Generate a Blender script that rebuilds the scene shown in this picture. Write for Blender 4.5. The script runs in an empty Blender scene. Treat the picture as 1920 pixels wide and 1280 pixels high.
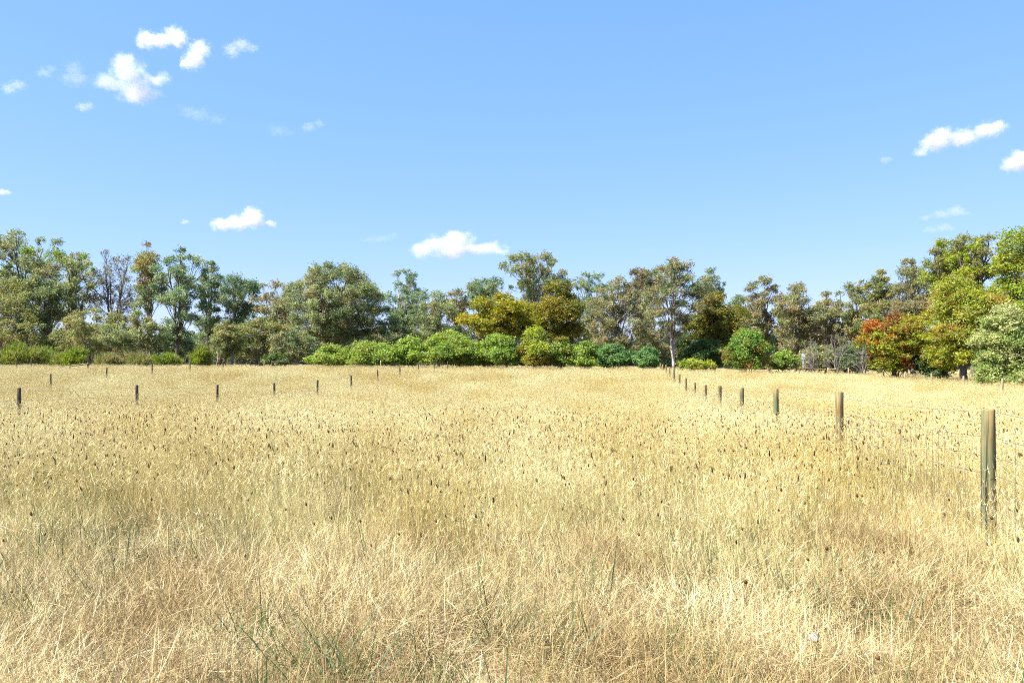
import bpy, bmesh, math, random
import numpy as np
from mathutils import Vector

# ------------------------------------------------------------------ camera, sky, sun, exposure
SC = bpy.context.scene
COL = SC.collection
R = math.radians
F = 1500.0                    # focal length in pixels of the 1920 px wide photograph
HZ = 668.0                    # row of the horizon
EYE = 1.6

cam = bpy.data.cameras.new('camera')
cam.sensor_width = 36.0
cam.lens = F / 1920.0 * 36.0
cam.shift_y = (HZ - 640.0) / 1920.0
cam.clip_start = 0.05
cam.clip_end = 30000.0
cam_o = bpy.data.objects.new('camera', cam)
cam_o.location = (0, 0, EYE)
cam_o.rotation_euler = (math.pi / 2, 0, 0)
COL.objects.link(cam_o)
SC.camera = cam_o

SUN_AZ, SUN_EL = -110.0, 52.0          # azimuth clockwise from the view direction
world = bpy.data.worlds.new('World')
SC.world = world
world.use_nodes = True
wn = world.node_tree
sky = wn.nodes.new('ShaderNodeTexSky')
sky.sky_type = 'NISHITA'
sky.sun_disc = False
sky.sun_elevation = R(SUN_EL)
sky.sun_rotation = R(SUN_AZ % 360)
sky.altitude = 100.0
sky.air_density = 1.0
sky.dust_density = 0.0
sky.ozone_density = 6.0
# the photograph's soft tone curve for the whole sky: each channel c -> c0 * (c / c0) ** g
sep = wn.nodes.new('ShaderNodeSeparateColor'); cmb = wn.nodes.new('ShaderNodeCombineColor')
wn.links.new(sky.outputs[0], sep.inputs[0])
for i, (c0, g, k) in enumerate(((1.04, 0.66, 1.03), (1.97, 0.45, 1.10), (3.88, 0.40, 1.06))):
    pw = wn.nodes.new('ShaderNodeMath'); pw.operation = 'POWER'; pw.inputs[1].default_value = g
    ml = wn.nodes.new('ShaderNodeMath'); ml.operation = 'MULTIPLY'; ml.inputs[1].default_value = k * c0 ** (1 - g)
    wn.links.new(sep.outputs[i], pw.inputs[0]); wn.links.new(pw.outputs[0], ml.inputs[0]); wn.links.new(ml.outputs[0], cmb.inputs[i])
wn.links.new(cmb.outputs[0], wn.nodes['Background'].inputs[0])
wn.nodes['Background'].inputs[1].default_value = 0.0745

sun = bpy.data.lights.new('sun', 'SUN')
sun.energy = 5.0
sun.angle = R(0.53)
sun.color = (1.0, 0.955, 0.88)
sun_o = bpy.data.objects.new('sun', sun)
az, el = R(SUN_AZ), R(SUN_EL)
to_sun = Vector((math.sin(az) * math.cos(el), math.cos(az) * math.cos(el), math.sin(el)))
sun_o.rotation_euler = to_sun.to_track_quat('Z', 'Y').to_euler()
sun_o.location = to_sun * 60
COL.objects.link(sun_o)

SC.view_settings.view_transform = 'Standard'
SC.view_settings.look = 'None'
SC.view_settings.exposure = 1.75
SC.view_settings.gamma = 1.0
SC.view_settings.use_curve_mapping = False
cy = SC.cycles
cy.max_bounces = 14
cy.diffuse_bounces = 3
cy.glossy_bounces = 2
cy.transmission_bounces = 3
cy.volume_bounces = 12
cy.transparent_max_bounces = 6
cy.use_denoising = False
cy.filter_width = 1.1
cy.use_adaptive_sampling = False
cy.caustics_reflective = False
cy.caustics_refractive = False
SC.render.use_persistent_data = False

# ------------------------------------------------------------------ helpers
def nrm(v):
    return v / np.maximum(np.linalg.norm(v, axis=-1, keepdims=True), 1e-9)

def mesh_from(name, verts, faces, cols=None, smooth=False, loops=None):
    """faces: (n,k) int array; cols: (nverts,3) linear colour stored as the attribute 'col'"""
    me = bpy.data.meshes.new(name)
    v = np.ascontiguousarray(verts, dtype=np.float32)
    f = np.ascontiguousarray(faces, dtype=np.int32)
    n, k = f.shape
    me.vertices.add(len(v)); me.vertices.foreach_set('co', v.ravel())
    me.loops.add(n * k); me.loops.foreach_set('vertex_index', f.ravel())
    me.polygons.add(n)
    me.polygons.foreach_set('loop_start', np.arange(0, n * k, k, dtype=np.int32))
    me.polygons.foreach_set('loop_total', np.full(n, k, dtype=np.int32))
    if smooth:
        me.polygons.foreach_set('use_smooth', np.ones(n, dtype=bool))
    if cols is not None:
        a = me.attributes.new('col', 'FLOAT_COLOR', 'POINT')
        c = np.ones((len(v), 4), dtype=np.float32); c[:, :3] = cols
        a.data.foreach_set('color', c.ravel())
    me.update(calc_edges=True)
    return me

def add(name, data, mat=None, parent=None, loc=None, rz=0.0, **props):
    o = bpy.data.objects.new(name, data)
    COL.objects.link(o)
    if mat is not None and data is not None and len(data.materials) == 0:
        data.materials.append(mat)
    if parent is not None:
        o.parent = parent
    if loc is not None:
        o.location = loc
    if rz:
        o.rotation_euler[2] = rz
    for k, v in props.items():
        o[k] = v
    return o

class Tubes:
    """tapered tubes collected into one mesh"""
    def __init__(s): s.v = []; s.f = []; s.c = []; s.n = 0
    def add(s, pts, rad, sides=6, col=(1, 1, 1), cap=False):
        pts = np.asarray(pts, float); m = len(pts)
        rad = np.broadcast_to(np.asarray(rad, float), (m,))
        t = nrm(np.gradient(pts, axis=0))
        ref = np.tile(np.array([1.0, 0.13, 0.07]), (m, 1))
        ref[np.abs(t[:, 0]) > 0.9] = (0.05, 1, 0.1)
        a = nrm(np.cross(t, ref)); b = np.cross(t, a)
        th = np.arange(sides) / sides * 2 * np.pi
        ring = pts[:, None] + rad[:, None, None] * (np.cos(th)[None, :, None] * a[:, None] + np.sin(th)[None, :, None] * b[:, None])
        s.v.append(ring.reshape(-1, 3))
        s.c.append(np.tile(np.asarray(col, float), (m * sides, 1)))
        i = np.arange(m - 1)[:, None] * sides; j = np.arange(sides)[None]; j2 = (j + 1) % sides
        q = np.stack([i + j, i + j2, i + sides + j2, i + sides + j], -1).reshape(-1, 4)
        s.f.append(q + s.n); s.n += m * sides
    def mesh(s, name, smooth=True):
        return mesh_from(name, np.concatenate(s.v), np.concatenate(s.f), np.concatenate(s.c), smooth)

def bez(a, b, c, n):
    t = np.linspace(0, 1, n)[:, None]
    return (1 - t) ** 2 * a + 2 * t * (1 - t) * b + t ** 2 * c

# ------------------------------------------------------------------ materials
def new_mat(name):
    m = bpy.data.materials.new(name); m.use_nodes = True
    nt = m.node_tree
    return m, nt, nt.nodes['Principled BSDF'], nt.nodes['Material Output']

def leaf_mat(name, trans=0.5, rough=0.5, spec=0.32):
    m, nt, p, out = new_mat(name)
    at = nt.nodes.new('ShaderNodeAttribute'); at.attribute_name = 'col'
    p.inputs['Roughness'].default_value = rough
    p.inputs['Specular IOR Level'].default_value = spec
    nt.links.new(at.outputs['Color'], p.inputs['Base Color'])
    tr = nt.nodes.new('ShaderNodeBsdfTranslucent')
    hs = nt.nodes.new('ShaderNodeHueSaturation'); hs.inputs['Saturation'].default_value = 1.15
    hs.inputs['Value'].default_value = 1.2; hs.inputs['Hue'].default_value = 0.49
    nt.links.new(at.outputs['Color'], hs.inputs['Color'])
    nt.links.new(hs.outputs[0], tr.inputs['Color'])
    mx = nt.nodes.new('ShaderNodeMixShader'); mx.inputs[0].default_value = trans
    nt.links.new(p.outputs[0], mx.inputs[1]); nt.links.new(tr.outputs[0], mx.inputs[2])
    nt.links.new(mx.outputs[0], out.inputs['Surface'])
    return m

def bark_mat(name):
    m, nt, p, out = new_mat(name)
    at = nt.nodes.new('ShaderNodeAttribute'); at.attribute_name = 'col'
    tc = nt.nodes.new('ShaderNodeTexCoord')
    mp = nt.nodes.new('ShaderNodeMapping'); mp.inputs['Scale'].default_value = (5, 5, 1.2)
    nz = nt.nodes.new('ShaderNodeTexNoise'); nz.inputs['Scale'].default_value = 1.3; nz.inputs['Detail'].default_value = 5
    nt.links.new(tc.outputs['Object'], mp.inputs[0]); nt.links.new(mp.outputs[0], nz.inputs['Vector'])
    cr = nt.nodes.new('ShaderNodeValToRGB')
    cr.color_ramp.elements[0].position = 0.35; cr.color_ramp.elements[0].color = (0.42, 0.36, 0.33, 1)
    cr.color_ramp.elements[1].position = 0.65; cr.color_ramp.elements[1].color = (1.12, 1.1, 1.08, 1)
    nt.links.new(nz.outputs['Fac'], cr.inputs[0])
    mu = nt.nodes.new('ShaderNodeMix'); mu.data_type = 'RGBA'; mu.blend_type = 'MULTIPLY'; mu.inputs[0].default_value = 1
    nt.links.new(at.outputs['Color'], mu.inputs[6]); nt.links.new(cr.outputs[0], mu.inputs[7])
    nt.links.new(mu.outputs[2], p.inputs['Base Color'])
    p.inputs['Roughness'].default_value = 0.85
    return m

def grass_mat(name, trans=0.14, golden=(0.78, 0.675, 0.435), pale=(1.02, 1.02, 0.985), scale=0.30):
    """blade colour from the mesh, varied from place to place in the field by the position of the tuft"""
    m, nt, p, out = new_mat(name)
    at = nt.nodes.new('ShaderNodeAttribute'); at.attribute_name = 'col'
    oi = nt.nodes.new('ShaderNodeObjectInfo')
    mp = nt.nodes.new('ShaderNodeMapping'); mp.inputs['Scale'].default_value = (1, 0.55, 0)
    nt.links.new(oi.outputs['Location'], mp.inputs[0])
    nz = nt.nodes.new('ShaderNodeTexNoise'); nz.inputs['Scale'].default_value = scale; nz.inputs['Detail'].default_value = 4
    nz.inputs['Roughness'].default_value = 0.62
    nt.links.new(mp.outputs[0], nz.inputs['Vector'])
    ad = nt.nodes.new('ShaderNodeMath'); ad.operation = 'MULTIPLY_ADD'
    ad.inputs[1].default_value = 0.14
    nt.links.new(oi.outputs['Random'], ad.inputs[0]); nt.links.new(nz.outputs['Fac'], ad.inputs[2])
    cr = nt.nodes.new('ShaderNodeValToRGB')
    cr.color_ramp.elements[0].position = 0.46; cr.color_ramp.elements[0].color = (*golden, 1)
    cr.color_ramp.elements[1].position = 0.66; cr.color_ramp.elements[1].color = (*pale, 1)
    nt.links.new(ad.outputs[0], cr.inputs[0])
    mu = nt.nodes.new('ShaderNodeMix'); mu.data_type = 'RGBA'; mu.blend_type = 'MULTIPLY'; mu.inputs[0].default_value = 1
    nt.links.new(at.outputs['Color'], mu.inputs[6]); nt.links.new(cr.outputs[0], mu.inputs[7])
    nt.links.new(mu.outputs[2], p.inputs['Base Color'])
    p.inputs['Roughness'].default_value = 0.5; p.inputs['Specular IOR Level'].default_value = 0.35
    tr = nt.nodes.new('ShaderNodeBsdfTranslucent'); nt.links.new(mu.outputs[2], tr.inputs['Color'])
    mx = nt.nodes.new('ShaderNodeMixShader'); mx.inputs[0].default_value = trans
    nt.links.new(p.outputs[0], mx.inputs[1]); nt.links.new(tr.outputs[0], mx.inputs[2])
    nt.links.new(mx.outputs[0], out.inputs['Surface'])
    return m

M_LEAF = leaf_mat('leaf')
M_BARK = bark_mat('bark')
M_GRASS = grass_mat('dry_grass')
M_MAT = grass_mat('matted_grass', 0.12, (0.53, 0.45, 0.295), (.98, .98, 0.85), 0.9)
M_GREEN = grass_mat('green_grass', 0.35, (0.8, 0.9, 0.8), (1.1, 1.1, 0.9), 0.9)

def ground_material():
    m, nt, p, out = new_mat('straw_soil')
    tc = nt.nodes.new('ShaderNodeTexCoord')
    nz = nt.nodes.new('ShaderNodeTexNoise'); nz.inputs['Scale'].default_value = 0.12; nz.inputs['Detail'].default_value = 9; nz.inputs['Roughness'].default_value = 0.7
    nt.links.new(tc.outputs['Object'], nz.inputs['Vector'])
    n2 = nt.nodes.new('ShaderNodeTexNoise'); n2.inputs['Scale'].default_value = 60; n2.inputs['Detail'].default_value = 6
    nt.links.new(tc.outputs['Object'], n2.inputs['Vector'])
    cr = nt.nodes.new('ShaderNodeValToRGB')
    cr.color_ramp.elements[0].position = 0.3; cr.color_ramp.elements[0].color = (0.11, 0.075, 0.04, 1)
    cr.color_ramp.elements[1].position = 0.7; cr.color_ramp.elements[1].color = (0.26, 0.19, 0.11, 1)
    nt.links.new(nz.outputs['Fac'], cr.inputs[0])
    c2 = nt.nodes.new('ShaderNodeValToRGB')
    c2.color_ramp.elements[0].position = 0.3; c2.color_ramp.elements[0].color = (0.5, 0.45, 0.4, 1)
    c2.color_ramp.elements[1].position = 0.7; c2.color_ramp.elements[1].color = (1.15, 1.1, 1.0, 1)
    nt.links.new(n2.outputs['Fac'], c2.inputs[0])
    mu = nt.nodes.new('ShaderNodeMix'); mu.data_type = 'RGBA'; mu.blend_type = 'MULTIPLY'; mu.inputs[0].default_value = 1
    nt.links.new(cr.outputs[0], mu.inputs[6]); nt.links.new(c2.outputs[0], mu.inputs[7])
    nt.links.new(mu.outputs[2], p.inputs['Base Color'])
    p.inputs['Roughness'].default_value = 0.95
    bp = nt.nodes.new('ShaderNodeBump'); bp.inputs['Strength'].default_value = 0.8; bp.inputs['Distance'].default_value = 0.02
    nt.links.new(n2.outputs['Fac'], bp.inputs['Height']); nt.links.new(bp.outputs[0], p.inputs['Normal'])
    return m

# ------------------------------------------------------------------ terrain
FT = 210.0 / F                # the fences all run 8 degrees to the right of the view axis
_pz = np.array([-50, 0, 6.6, 11.2, 15.8, 20.4, 25, 29.6, 34.2, 38.8, 43.4, 48, 53, 60, 70, 9000.])
_pg = np.array([.05, 0, -.03, -.10, -.25, -.36, -.52, -.66, -.72, -.71, -.58, -.37, -.25, -.20, -.20, -.20])
_tz = np.arange(-20, 121, 0.5)
_tg = np.convolve(np.interp(np.arange(-24, 125, 0.5), _pz, _pg), np.ones(9) / 9, 'same')[8:8 + len(_tz)]

def ground_z(x, y):
    x = np.asarray(x, float); y = np.asarray(y, float)
    b = np.interp(y, _tz, _tg)
    lat = x - FT * y
    k = np.interp(lat, [-60, -31, -14.5, 3, 19, 40], [1.5, 1.45, 1.28, 1.0, 0.2, 0.15])
    b = np.where(y > 36, -0.72 + (b + 0.72) * k, b)
    amp = np.clip((140 - y) / 60, 0, 1)
    return b + amp * (0.025 * np.sin(x * 1.1 + 0.6 * y) + 0.02 * np.sin(0.7 * x - 1.3 * y + 1))

def gz(x, y): return float(ground_z(x, y))

def build_ground():
    near = np.arange(-24, 121, 1.0)
    far = 121 * 1.16 ** np.arange(0, 30)
    ys = np.concatenate([[-4000, -1500, -500, -150, -60], near, far])
    xn = np.arange(-90, 91, 1.5)
    xf = 91 * 1.2 ** np.arange(0, 26)
    xs = np.concatenate([-xf[::-1], xn, xf])
    X, Y = np.meshgrid(xs, ys)
    Z = ground_z(X, Y)
    v = np.stack([X, Y, Z], -1).reshape(-1, 3)
    nx, ny = len(xs), len(ys)
    i = np.arange(ny - 1)[:, None] * nx + np.arange(nx - 1)[None]
    f = np.stack([i, i + 1, i + nx + 1, i + nx], -1).reshape(-1, 4)
    me = mesh_from('ground', v, f, smooth=True)
    add('ground', me, ground_material(), kind='structure', label='dry straw coloured ground under the field grass')
build_ground()

# ------------------------------------------------------------------ clouds (real volumes)
def cloud(label, dist, blobs, dens=1.0, amp=0.95, seed=0, group='small fair weather clouds', thr=0.22):
    """blobs: (px, py, rx, ry) in photograph pixels seen at the distance dist"""
    rng = np.random.default_rng(seed + 77)
    if dens < .5: dens *= .55
    s = dist / F
    cx = np.mean([b[0] for b in blobs]); cyy = np.mean([b[1] for b in blobs])
    X = (cx - 960) * s; Z = EYE + (HZ - cyy) * s
    B = []
    for px, py, rx, ry in blobs:
        rx *= .94; ry *= .94
        rd = 0.5 * (rx + ry)
        B.append(((px - cx) * s, rng.uniform(-.35, .35) * rd * s, -(py - cyy) * s, rx * s, rd * s, ry * s))
    size = max(b[3] for b in B)
    bm = bmesh.new()
    for x, y, z, rx, ry, rz in B:
        r = bmesh.ops.create_icosphere(bm, subdivisions=3, radius=1.0)
        for v in r['verts']:
            v.co = Vector((x + v.co.x * rx, y + v.co.y * ry, z + v.co.z * rz))
    me = bpy.data.meshes.new('cloud'); bm.to_mesh(me); bm.free()
    m, nt, p, out = new_mat('cloud_vapour')
    nt.nodes.remove(p)
    L = nt.links.new
    tc = nt.nodes.new('ShaderNodeTexCoord')
    # warp the position a little so that the outline is ragged
    nw = nt.nodes.new('ShaderNodeTexNoise'); nw.inputs['Scale'].default_value = 2.2 / size; nw.inputs['Detail'].default_value = 5
    off = nt.nodes.new('ShaderNodeVectorMath'); off.operation = 'ADD'; off.inputs[1].default_value = (seed * 371.3, seed * 91.7, 13.0)
    L(tc.outputs['Object'], off.inputs[0]); L(off.outputs[0], nw.inputs['Vector'])
    sb = nt.nodes.new('ShaderNodeVectorMath'); sb.operation = 'SUBTRACT'; sb.inputs[1].default_value = (.5, .5, .5)
    L(nw.outputs['Color'], sb.inputs[0])
    wp = nt.nodes.new('ShaderNodeVectorMath'); wp.operation = 'MULTIPLY_ADD'; wp.inputs[1].default_value = (size * .6,) * 3
    L(sb.outputs[0], wp.inputs[0]); L(tc.outputs['Object'], wp.inputs[2])
    prev = None
    for x, y, z, rx, ry, rz in B:
        ma = nt.nodes.new('ShaderNodeVectorMath'); ma.operation = 'MULTIPLY_ADD'
        ma.inputs[1].default_value = (1 / rx, 1 / ry, 1 / rz); ma.inputs[2].default_value = (-x / rx, -y / ry, -z / rz)
        L(wp.outputs[0], ma.inputs[0])
        ln = nt.nodes.new('ShaderNodeVectorMath'); ln.operation = 'LENGTH'; L(ma.outputs[0], ln.inputs[0])
        iv = nt.nodes.new('ShaderNodeMath'); iv.operation = 'SUBTRACT'; iv.inputs[0].default_value = 1.0
        L(ln.outputs['Value'], iv.inputs[1])
        if prev is None:
            prev = iv
        else:
            mxn = nt.nodes.new('ShaderNodeMath'); mxn.operation = 'SMOOTH_MAX'; mxn.inputs[2].default_value = 0.2
            L(prev.outputs[0], mxn.inputs[0]); L(iv.outputs[0], mxn.inputs[1]); prev = mxn
    nz = nt.nodes.new('ShaderNodeTexNoise'); nz.inputs['Scale'].default_value = 4.2 / size
    nz.inputs['Detail'].default_value = 6; nz.inputs['Roughness'].default_value = 0.66
    L(off.outputs[0], nz.inputs['Vector'])
    na = nt.nodes.new('ShaderNodeMath'); na.operation = 'MULTIPLY_ADD'; na.inputs[1].default_value = amp * 1.95; na.inputs[2].default_value = -amp * .975 - thr
    L(nz.outputs['Fac'], na.inputs[0])
    sm = nt.nodes.new('ShaderNodeMath'); sm.operation = 'ADD'; L(prev.outputs[0], sm.inputs[0]); L(na.outputs[0], sm.inputs[1])
    mr = nt.nodes.new('ShaderNodeMapRange'); mr.interpolation_type = 'SMOOTHSTEP'
    mr.inputs['From Min'].default_value = 0.0; mr.inputs['From Max'].default_value = 0.6
    mr.inputs['To Min'].default_value = 0.0; mr.inputs['To Max'].default_value = dens * 2.6 / size
    L(sm.outputs[0], mr.inputs['Value'])
    vs = nt.nodes.new('ShaderNodeVolumePrincipled'); vs.inputs['Color'].default_value = (.76, .77, .79, 1); vs.inputs['Anisotropy'].default_value = 0.15
    L(mr.outputs[0], vs.inputs['Density']); L(vs.outputs[0], out.inputs['Volume'])
    m.cycles.volume_step_rate = 0.5
    o = add('cloud', me, m, None, (X, dist, Z), label=label, category='cloud', group=group)
    rm = o.modifiers.new('union', 'REMESH'); rm.mode = 'VOXEL'; rm.voxel_size = size / 9
    rm.use_smooth_shade = False
    return o

def build_clouds():
    cloud('largest puffy white cloud high on the left, peaked in its middle', 1450,
          [(243, 135, 48, 44), (250, 165, 62, 36), (205, 158, 44, 24), (290, 147, 38, 20), (262, 178, 40, 22), (236, 118, 32, 26)], .65, .8, 1)
    cloud('saddle shaped white cloud highest of all, above the largest puffy cloud', 1300,
          [(272, 72, 30, 26), (300, 80, 34, 20), (325, 66, 32, 28), (338, 78, 20, 22)], .8, .95, 2)
    cloud('slanting oval white cloud just right of the saddle shaped one', 1350,
          [(362, 110, 28, 28), (378, 97, 30, 26), (350, 122, 18, 18)], .7, .95, 3)
    cloud('small ragged white cloud rightmost of the upper left cluster', 1350,
          [(436, 95, 24, 22), (455, 86, 28, 18), (470, 90, 18, 12)], .4, 1.1, 4)
    cloud('thin torn wisp of cloud left of the largest puffy cloud', 1450,
          [(134, 128, 26, 26), (140, 145, 34, 24), (125, 150, 22, 18)], .16, 1.15, 5)
    cloud('tiny faint wisp beside the torn wisp, upper left sky', 1450, [(84, 138, 26, 14), (98, 130, 18, 10)], .16, 1.0, 6)
    cloud('small white wisp at the far left edge of the sky', 1500, [(15, 166, 22, 16), (30, 158, 24, 14)], .3, 1.0, 7)
    cloud('tiny white puff hanging below the largest puffy cloud', 1500, [(158, 203, 20, 13), (166, 198, 16, 12)], .3, 1.0, 8)
    cloud('faint torn streak of cloud below and right of the largest puffy cloud', 1600,
          [(350, 208, 26, 18), (375, 216, 36, 18), (405, 224, 32, 14)], .12, 1.1, 9)
    cloud('very faint wisp, fainter of the two in the middle left sky', 1750, [(520, 245, 30, 18), (540, 248, 22, 10)], .08, 1.1, 10)
    cloud('small slanting wisp, whiter of the two in the middle left sky', 1750, [(580, 240, 24, 14), (598, 231, 18, 11)], .18, 1.1, 11)
    cloud('wedge shaped white cloud low over the left trees', 2700,
          [(420, 421, 38, 18), (448, 416, 40, 22), (470, 404, 30, 26), (480, 414, 26, 24), (505, 420, 24, 10)], 1.0, .8, 12)
    cloud('tiny speck of cloud left of the wedge shaped cloud', 2700, [(348, 416, 12, 7), (343, 418, 9, 5)], .35, .9, 13)
    cloud('tiny cloud touching the left picture edge at mid sky height', 2400, [(2, 361, 20, 9), (12, 360, 14, 7)], .5, .8, 14)
    cloud('long domed white cloud low over the middle trees', 3600,
          [(795, 468, 42, 24), (822, 456, 40, 28), (862, 452, 50, 32), (865, 470, 80, 22), (910, 466, 46, 20), (940, 468, 36, 14), (955, 464, 16, 10)], 1.3, .7, 15)
    cloud('faint thin streak left of the long domed cloud', 3300, [(715, 446, 32, 10), (736, 441, 20, 9), (690, 450, 26, 7)], .14, .9, 16)
    cloud('long slanting white cloud in the right sky, two humps', 2000,
          [(1750, 268, 40, 26), (1772, 254, 36, 28), (1810, 258, 44, 26), (1846, 246, 44, 24), (1866, 238, 30, 18), (1726, 284, 26, 12)], .9, .8, 17)
    cloud('white cloud cut off by the right picture edge', 2050,
          [(1900, 308, 34, 24), (1925, 298, 40, 32), (1955, 290, 44, 36), (1985, 300, 40, 28)], 1.1, .75, 18)
    cloud('tiny wisp left of the two humped slanting cloud', 2000, [(1660, 299, 16, 11), (1668, 298, 12, 7)], .2, 1.0, 19)
    cloud('pale flat cloud low on the right, upper of two', 2700,
          [(1765, 400, 28, 14), (1790, 396, 36, 15), (1805, 400, 26, 10), (1740, 406, 22, 8)], .35, .8, 20)
    cloud('pale thin cloud low on the right, lower of two', 2900, [(1748, 430, 24, 9), (1770, 425, 22, 12), (1778, 428, 14, 9)], .22, .85, 21)
build_clouds()

# ------------------------------------------------------------------ fences
def post_material(name, tint, green, dark):
    m, nt, p, out = new_mat(name)
    L = nt.links.new
    tc = nt.nodes.new('ShaderNodeTexCoord'); oi = nt.nodes.new('ShaderNodeObjectInfo')
    sh = nt.nodes.new('ShaderNodeVectorMath'); sh.operation = 'MULTIPLY_ADD'; sh.inputs[1].default_value = (40, 40, 40)
    cx = nt.nodes.new('ShaderNodeCombineXYZ'); L(oi.outputs['Random'], cx.inputs[0]); L(oi.outputs['Random'], cx.inputs[2])
    L(cx.outputs[0], sh.inputs[0]); L(tc.outputs['Object'], sh.inputs[2])
    def noise(scale_xyz, sc, det=5):
        mp = nt.nodes.new('ShaderNodeMapping'); mp.inputs['Scale'].default_value = scale_xyz
        L(sh.outputs[0], mp.inputs[0])
        n = nt.nodes.new('ShaderNodeTexNoise'); n.inputs['Scale'].default_value = sc; n.inputs['Detail'].default_value = det
        L(mp.outputs[0], n.inputs['Vector']); return n
    def ramp(src, stops):
        r = nt.nodes.new('ShaderNodeValToRGB'); e = r.color_ramp.elements
        e[0].position, e[0].color = stops[0][0], (*stops[0][1], 1); e[1].position, e[1].color = stops[-1][0], (*stops[-1][1], 1)
        for ps, c in stops[1:-1]:
            q = e.new(ps); q.color = (*c, 1)
        L(src, r.inputs[0]); return r
    def mix(fac, a, b, mode='MIX'):
        x = nt.nodes.new('ShaderNodeMix'); x.data_type = 'RGBA'; x.blend_type = mode
        if isinstance(fac, float): x.inputs[0].default_value = fac
        else: L(fac, x.inputs[0])
        L(a, x.inputs[6]); L(b, x.inputs[7]); return x.outputs[2]
    grain = noise((40, 40, 2.2), 1.0, 7)
    base = ramp(grain.outputs['Fac'], [(0.36, tuple(c * .35 for c in tint)), (0.5, tint), (0.66, tuple(min(1, c * 1.4) for c in tint))])
    gr = noise((9, 9, 1.6), 1.0, 4)
    gcol = nt.nodes.new('ShaderNodeRGB'); gcol.outputs[0].default_value = (*green, 1)
    gfac = ramp(gr.outputs['Fac'], [(0.47, (0, 0, 0)), (0.60, (.8, .8, .8))])
    c = mix(gfac.outputs[0], base.outputs[0], gcol.outputs[0])
    # knots and rusty stains
    vo = nt.nodes.new('ShaderNodeTexVoronoi'); vo.inputs['Scale'].default_value = 1.0
    mp = nt.nodes.new('ShaderNodeMapping'); mp.inputs['Scale'].default_value = (9, 9, 5); L(sh.outputs[0], mp.inputs[0]); L(mp.outputs[0], vo.inputs['Vector'])
    kf = ramp(vo.outputs['Distance'], [(0.12, (.9, .9, .9)), (0.36, (0, 0, 0))])
    kc = nt.nodes.new('ShaderNodeRGB'); kc.outputs[0].default_value = (0.17, 0.075, 0.03, 1)
    c = mix(kf.outputs[0], c, kc.outputs[0])
    # drying cracks
    ck = noise((60, 60, 1.1), 0.6, 2)
    cf = ramp(ck.outputs['Fac'], [(0.36, (0.10, 0.08, 0.06)), (0.41, (1, 1, 1))])
    c = mix(1.0, c, cf.outputs[0], 'MULTIPLY')
    L(c, p.inputs['Base Color']); p.inputs['Roughness'].default_value = 0.85
    bp = nt.nodes.new('ShaderNodeBump'); bp.inputs['Strength'].default_value = 0.6; bp.inputs['Distance'].default_value = 0.006
    L(grain.outputs['Fac'], bp.inputs['Height']); L(bp.outputs[0], p.inputs['Normal'])
    return m

M_POST = post_material('treated_pine', (0.205, 0.150, 0.058), (0.075, 0.108, 0.052), 0)
M_POST_DARK = post_material('dark_shaded_pine', (0.085, 0.06, 0.032), (0.05, 0.06, 0.03), 0)  # darker copy; the left fence posts' shaded side is put into this colour
M_POST_PALE = post_material('pale_pine', (0.34, 0.26, 0.15), (0.29, 0.25, 0.15), 0)  # paler tone of the same pine
def wire_material():
    m, nt, p, out = new_mat('galvanised_wire')
    nz = nt.nodes.new('ShaderNodeTexNoise'); nz.inputs['Scale'].default_value = 30
    cr = nt.nodes.new('ShaderNodeValToRGB'); cr.color_ramp.elements[0].color = (0.06, 0.075, 0.11, 1); cr.color_ramp.elements[1].color = (0.14, 0.17, 0.23, 1)
    nt.links.new(nz.outputs['Fac'], cr.inputs[0]); nt.links.new(cr.outputs[0], p.inputs['Base Color'])
    p.inputs['Metallic'].default_value = 0.35; p.inputs['Roughness'].default_value = 0.5
    return m
M_WIRE = wire_material()

def post_mesh(seed, r=0.051, h=1.2, sides=18):
    rng = random.Random(seed)
    bm = bmesh.new()
    ph = [rng.uniform(0, 6.3) for _ in range(4)]
    zs = [-0.3, 0.0, 0.2, 0.4, 0.6, 0.8, 1.0, h - 0.012, h]
    rings = []
    lean = (rng.uniform(-.012, .012), rng.uniform(-.012, .012))
    for z in zs:
        rr = r * (1.0 if z < h else 0.86) * (1 + 0.05 * (1 - z / h))
        ring = []
        for i in range(sides):
            a = i / sides * 2 * math.pi
            q = rr * (1 + 0.035 * math.sin(2 * a + ph[0] + z * 1.5) + 0.025 * math.sin(5 * a + ph[1] + 3 * z) + 0.02 * math.sin(9 * a + ph[2]))
            ring.append(bm.verts.new((math.cos(a) * q + lean[0] * z, math.sin(a) * q + lean[1] * z, z + (0.004 * math.cos(a + ph[3]) if z > 1.1 else 0))))
        rings.append(ring)
    for a, b in zip(rings[:-1], rings[1:]):
        for i in range(sides):
            j = (i + 1) % sides
            bm.faces.new((a[i], a[j], b[j], b[i])).smooth = True
    bm.faces.new(rings[-1])
    me = bpy.data.meshes.new('post'); bm.to_mesh(me); bm.free()
    return me

POSTS = [post_mesh(i) for i in range(6)]
POSTS_DARK = [m.copy() for m in POSTS]
POSTS_PALE = [m.copy() for m in POSTS]
for a, m in ((POSTS, M_POST), (POSTS_DARK, M_POST_DARK), (POSTS_PALE, M_POST_PALE)):
    for me in a: me.materials.append(m)

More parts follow.
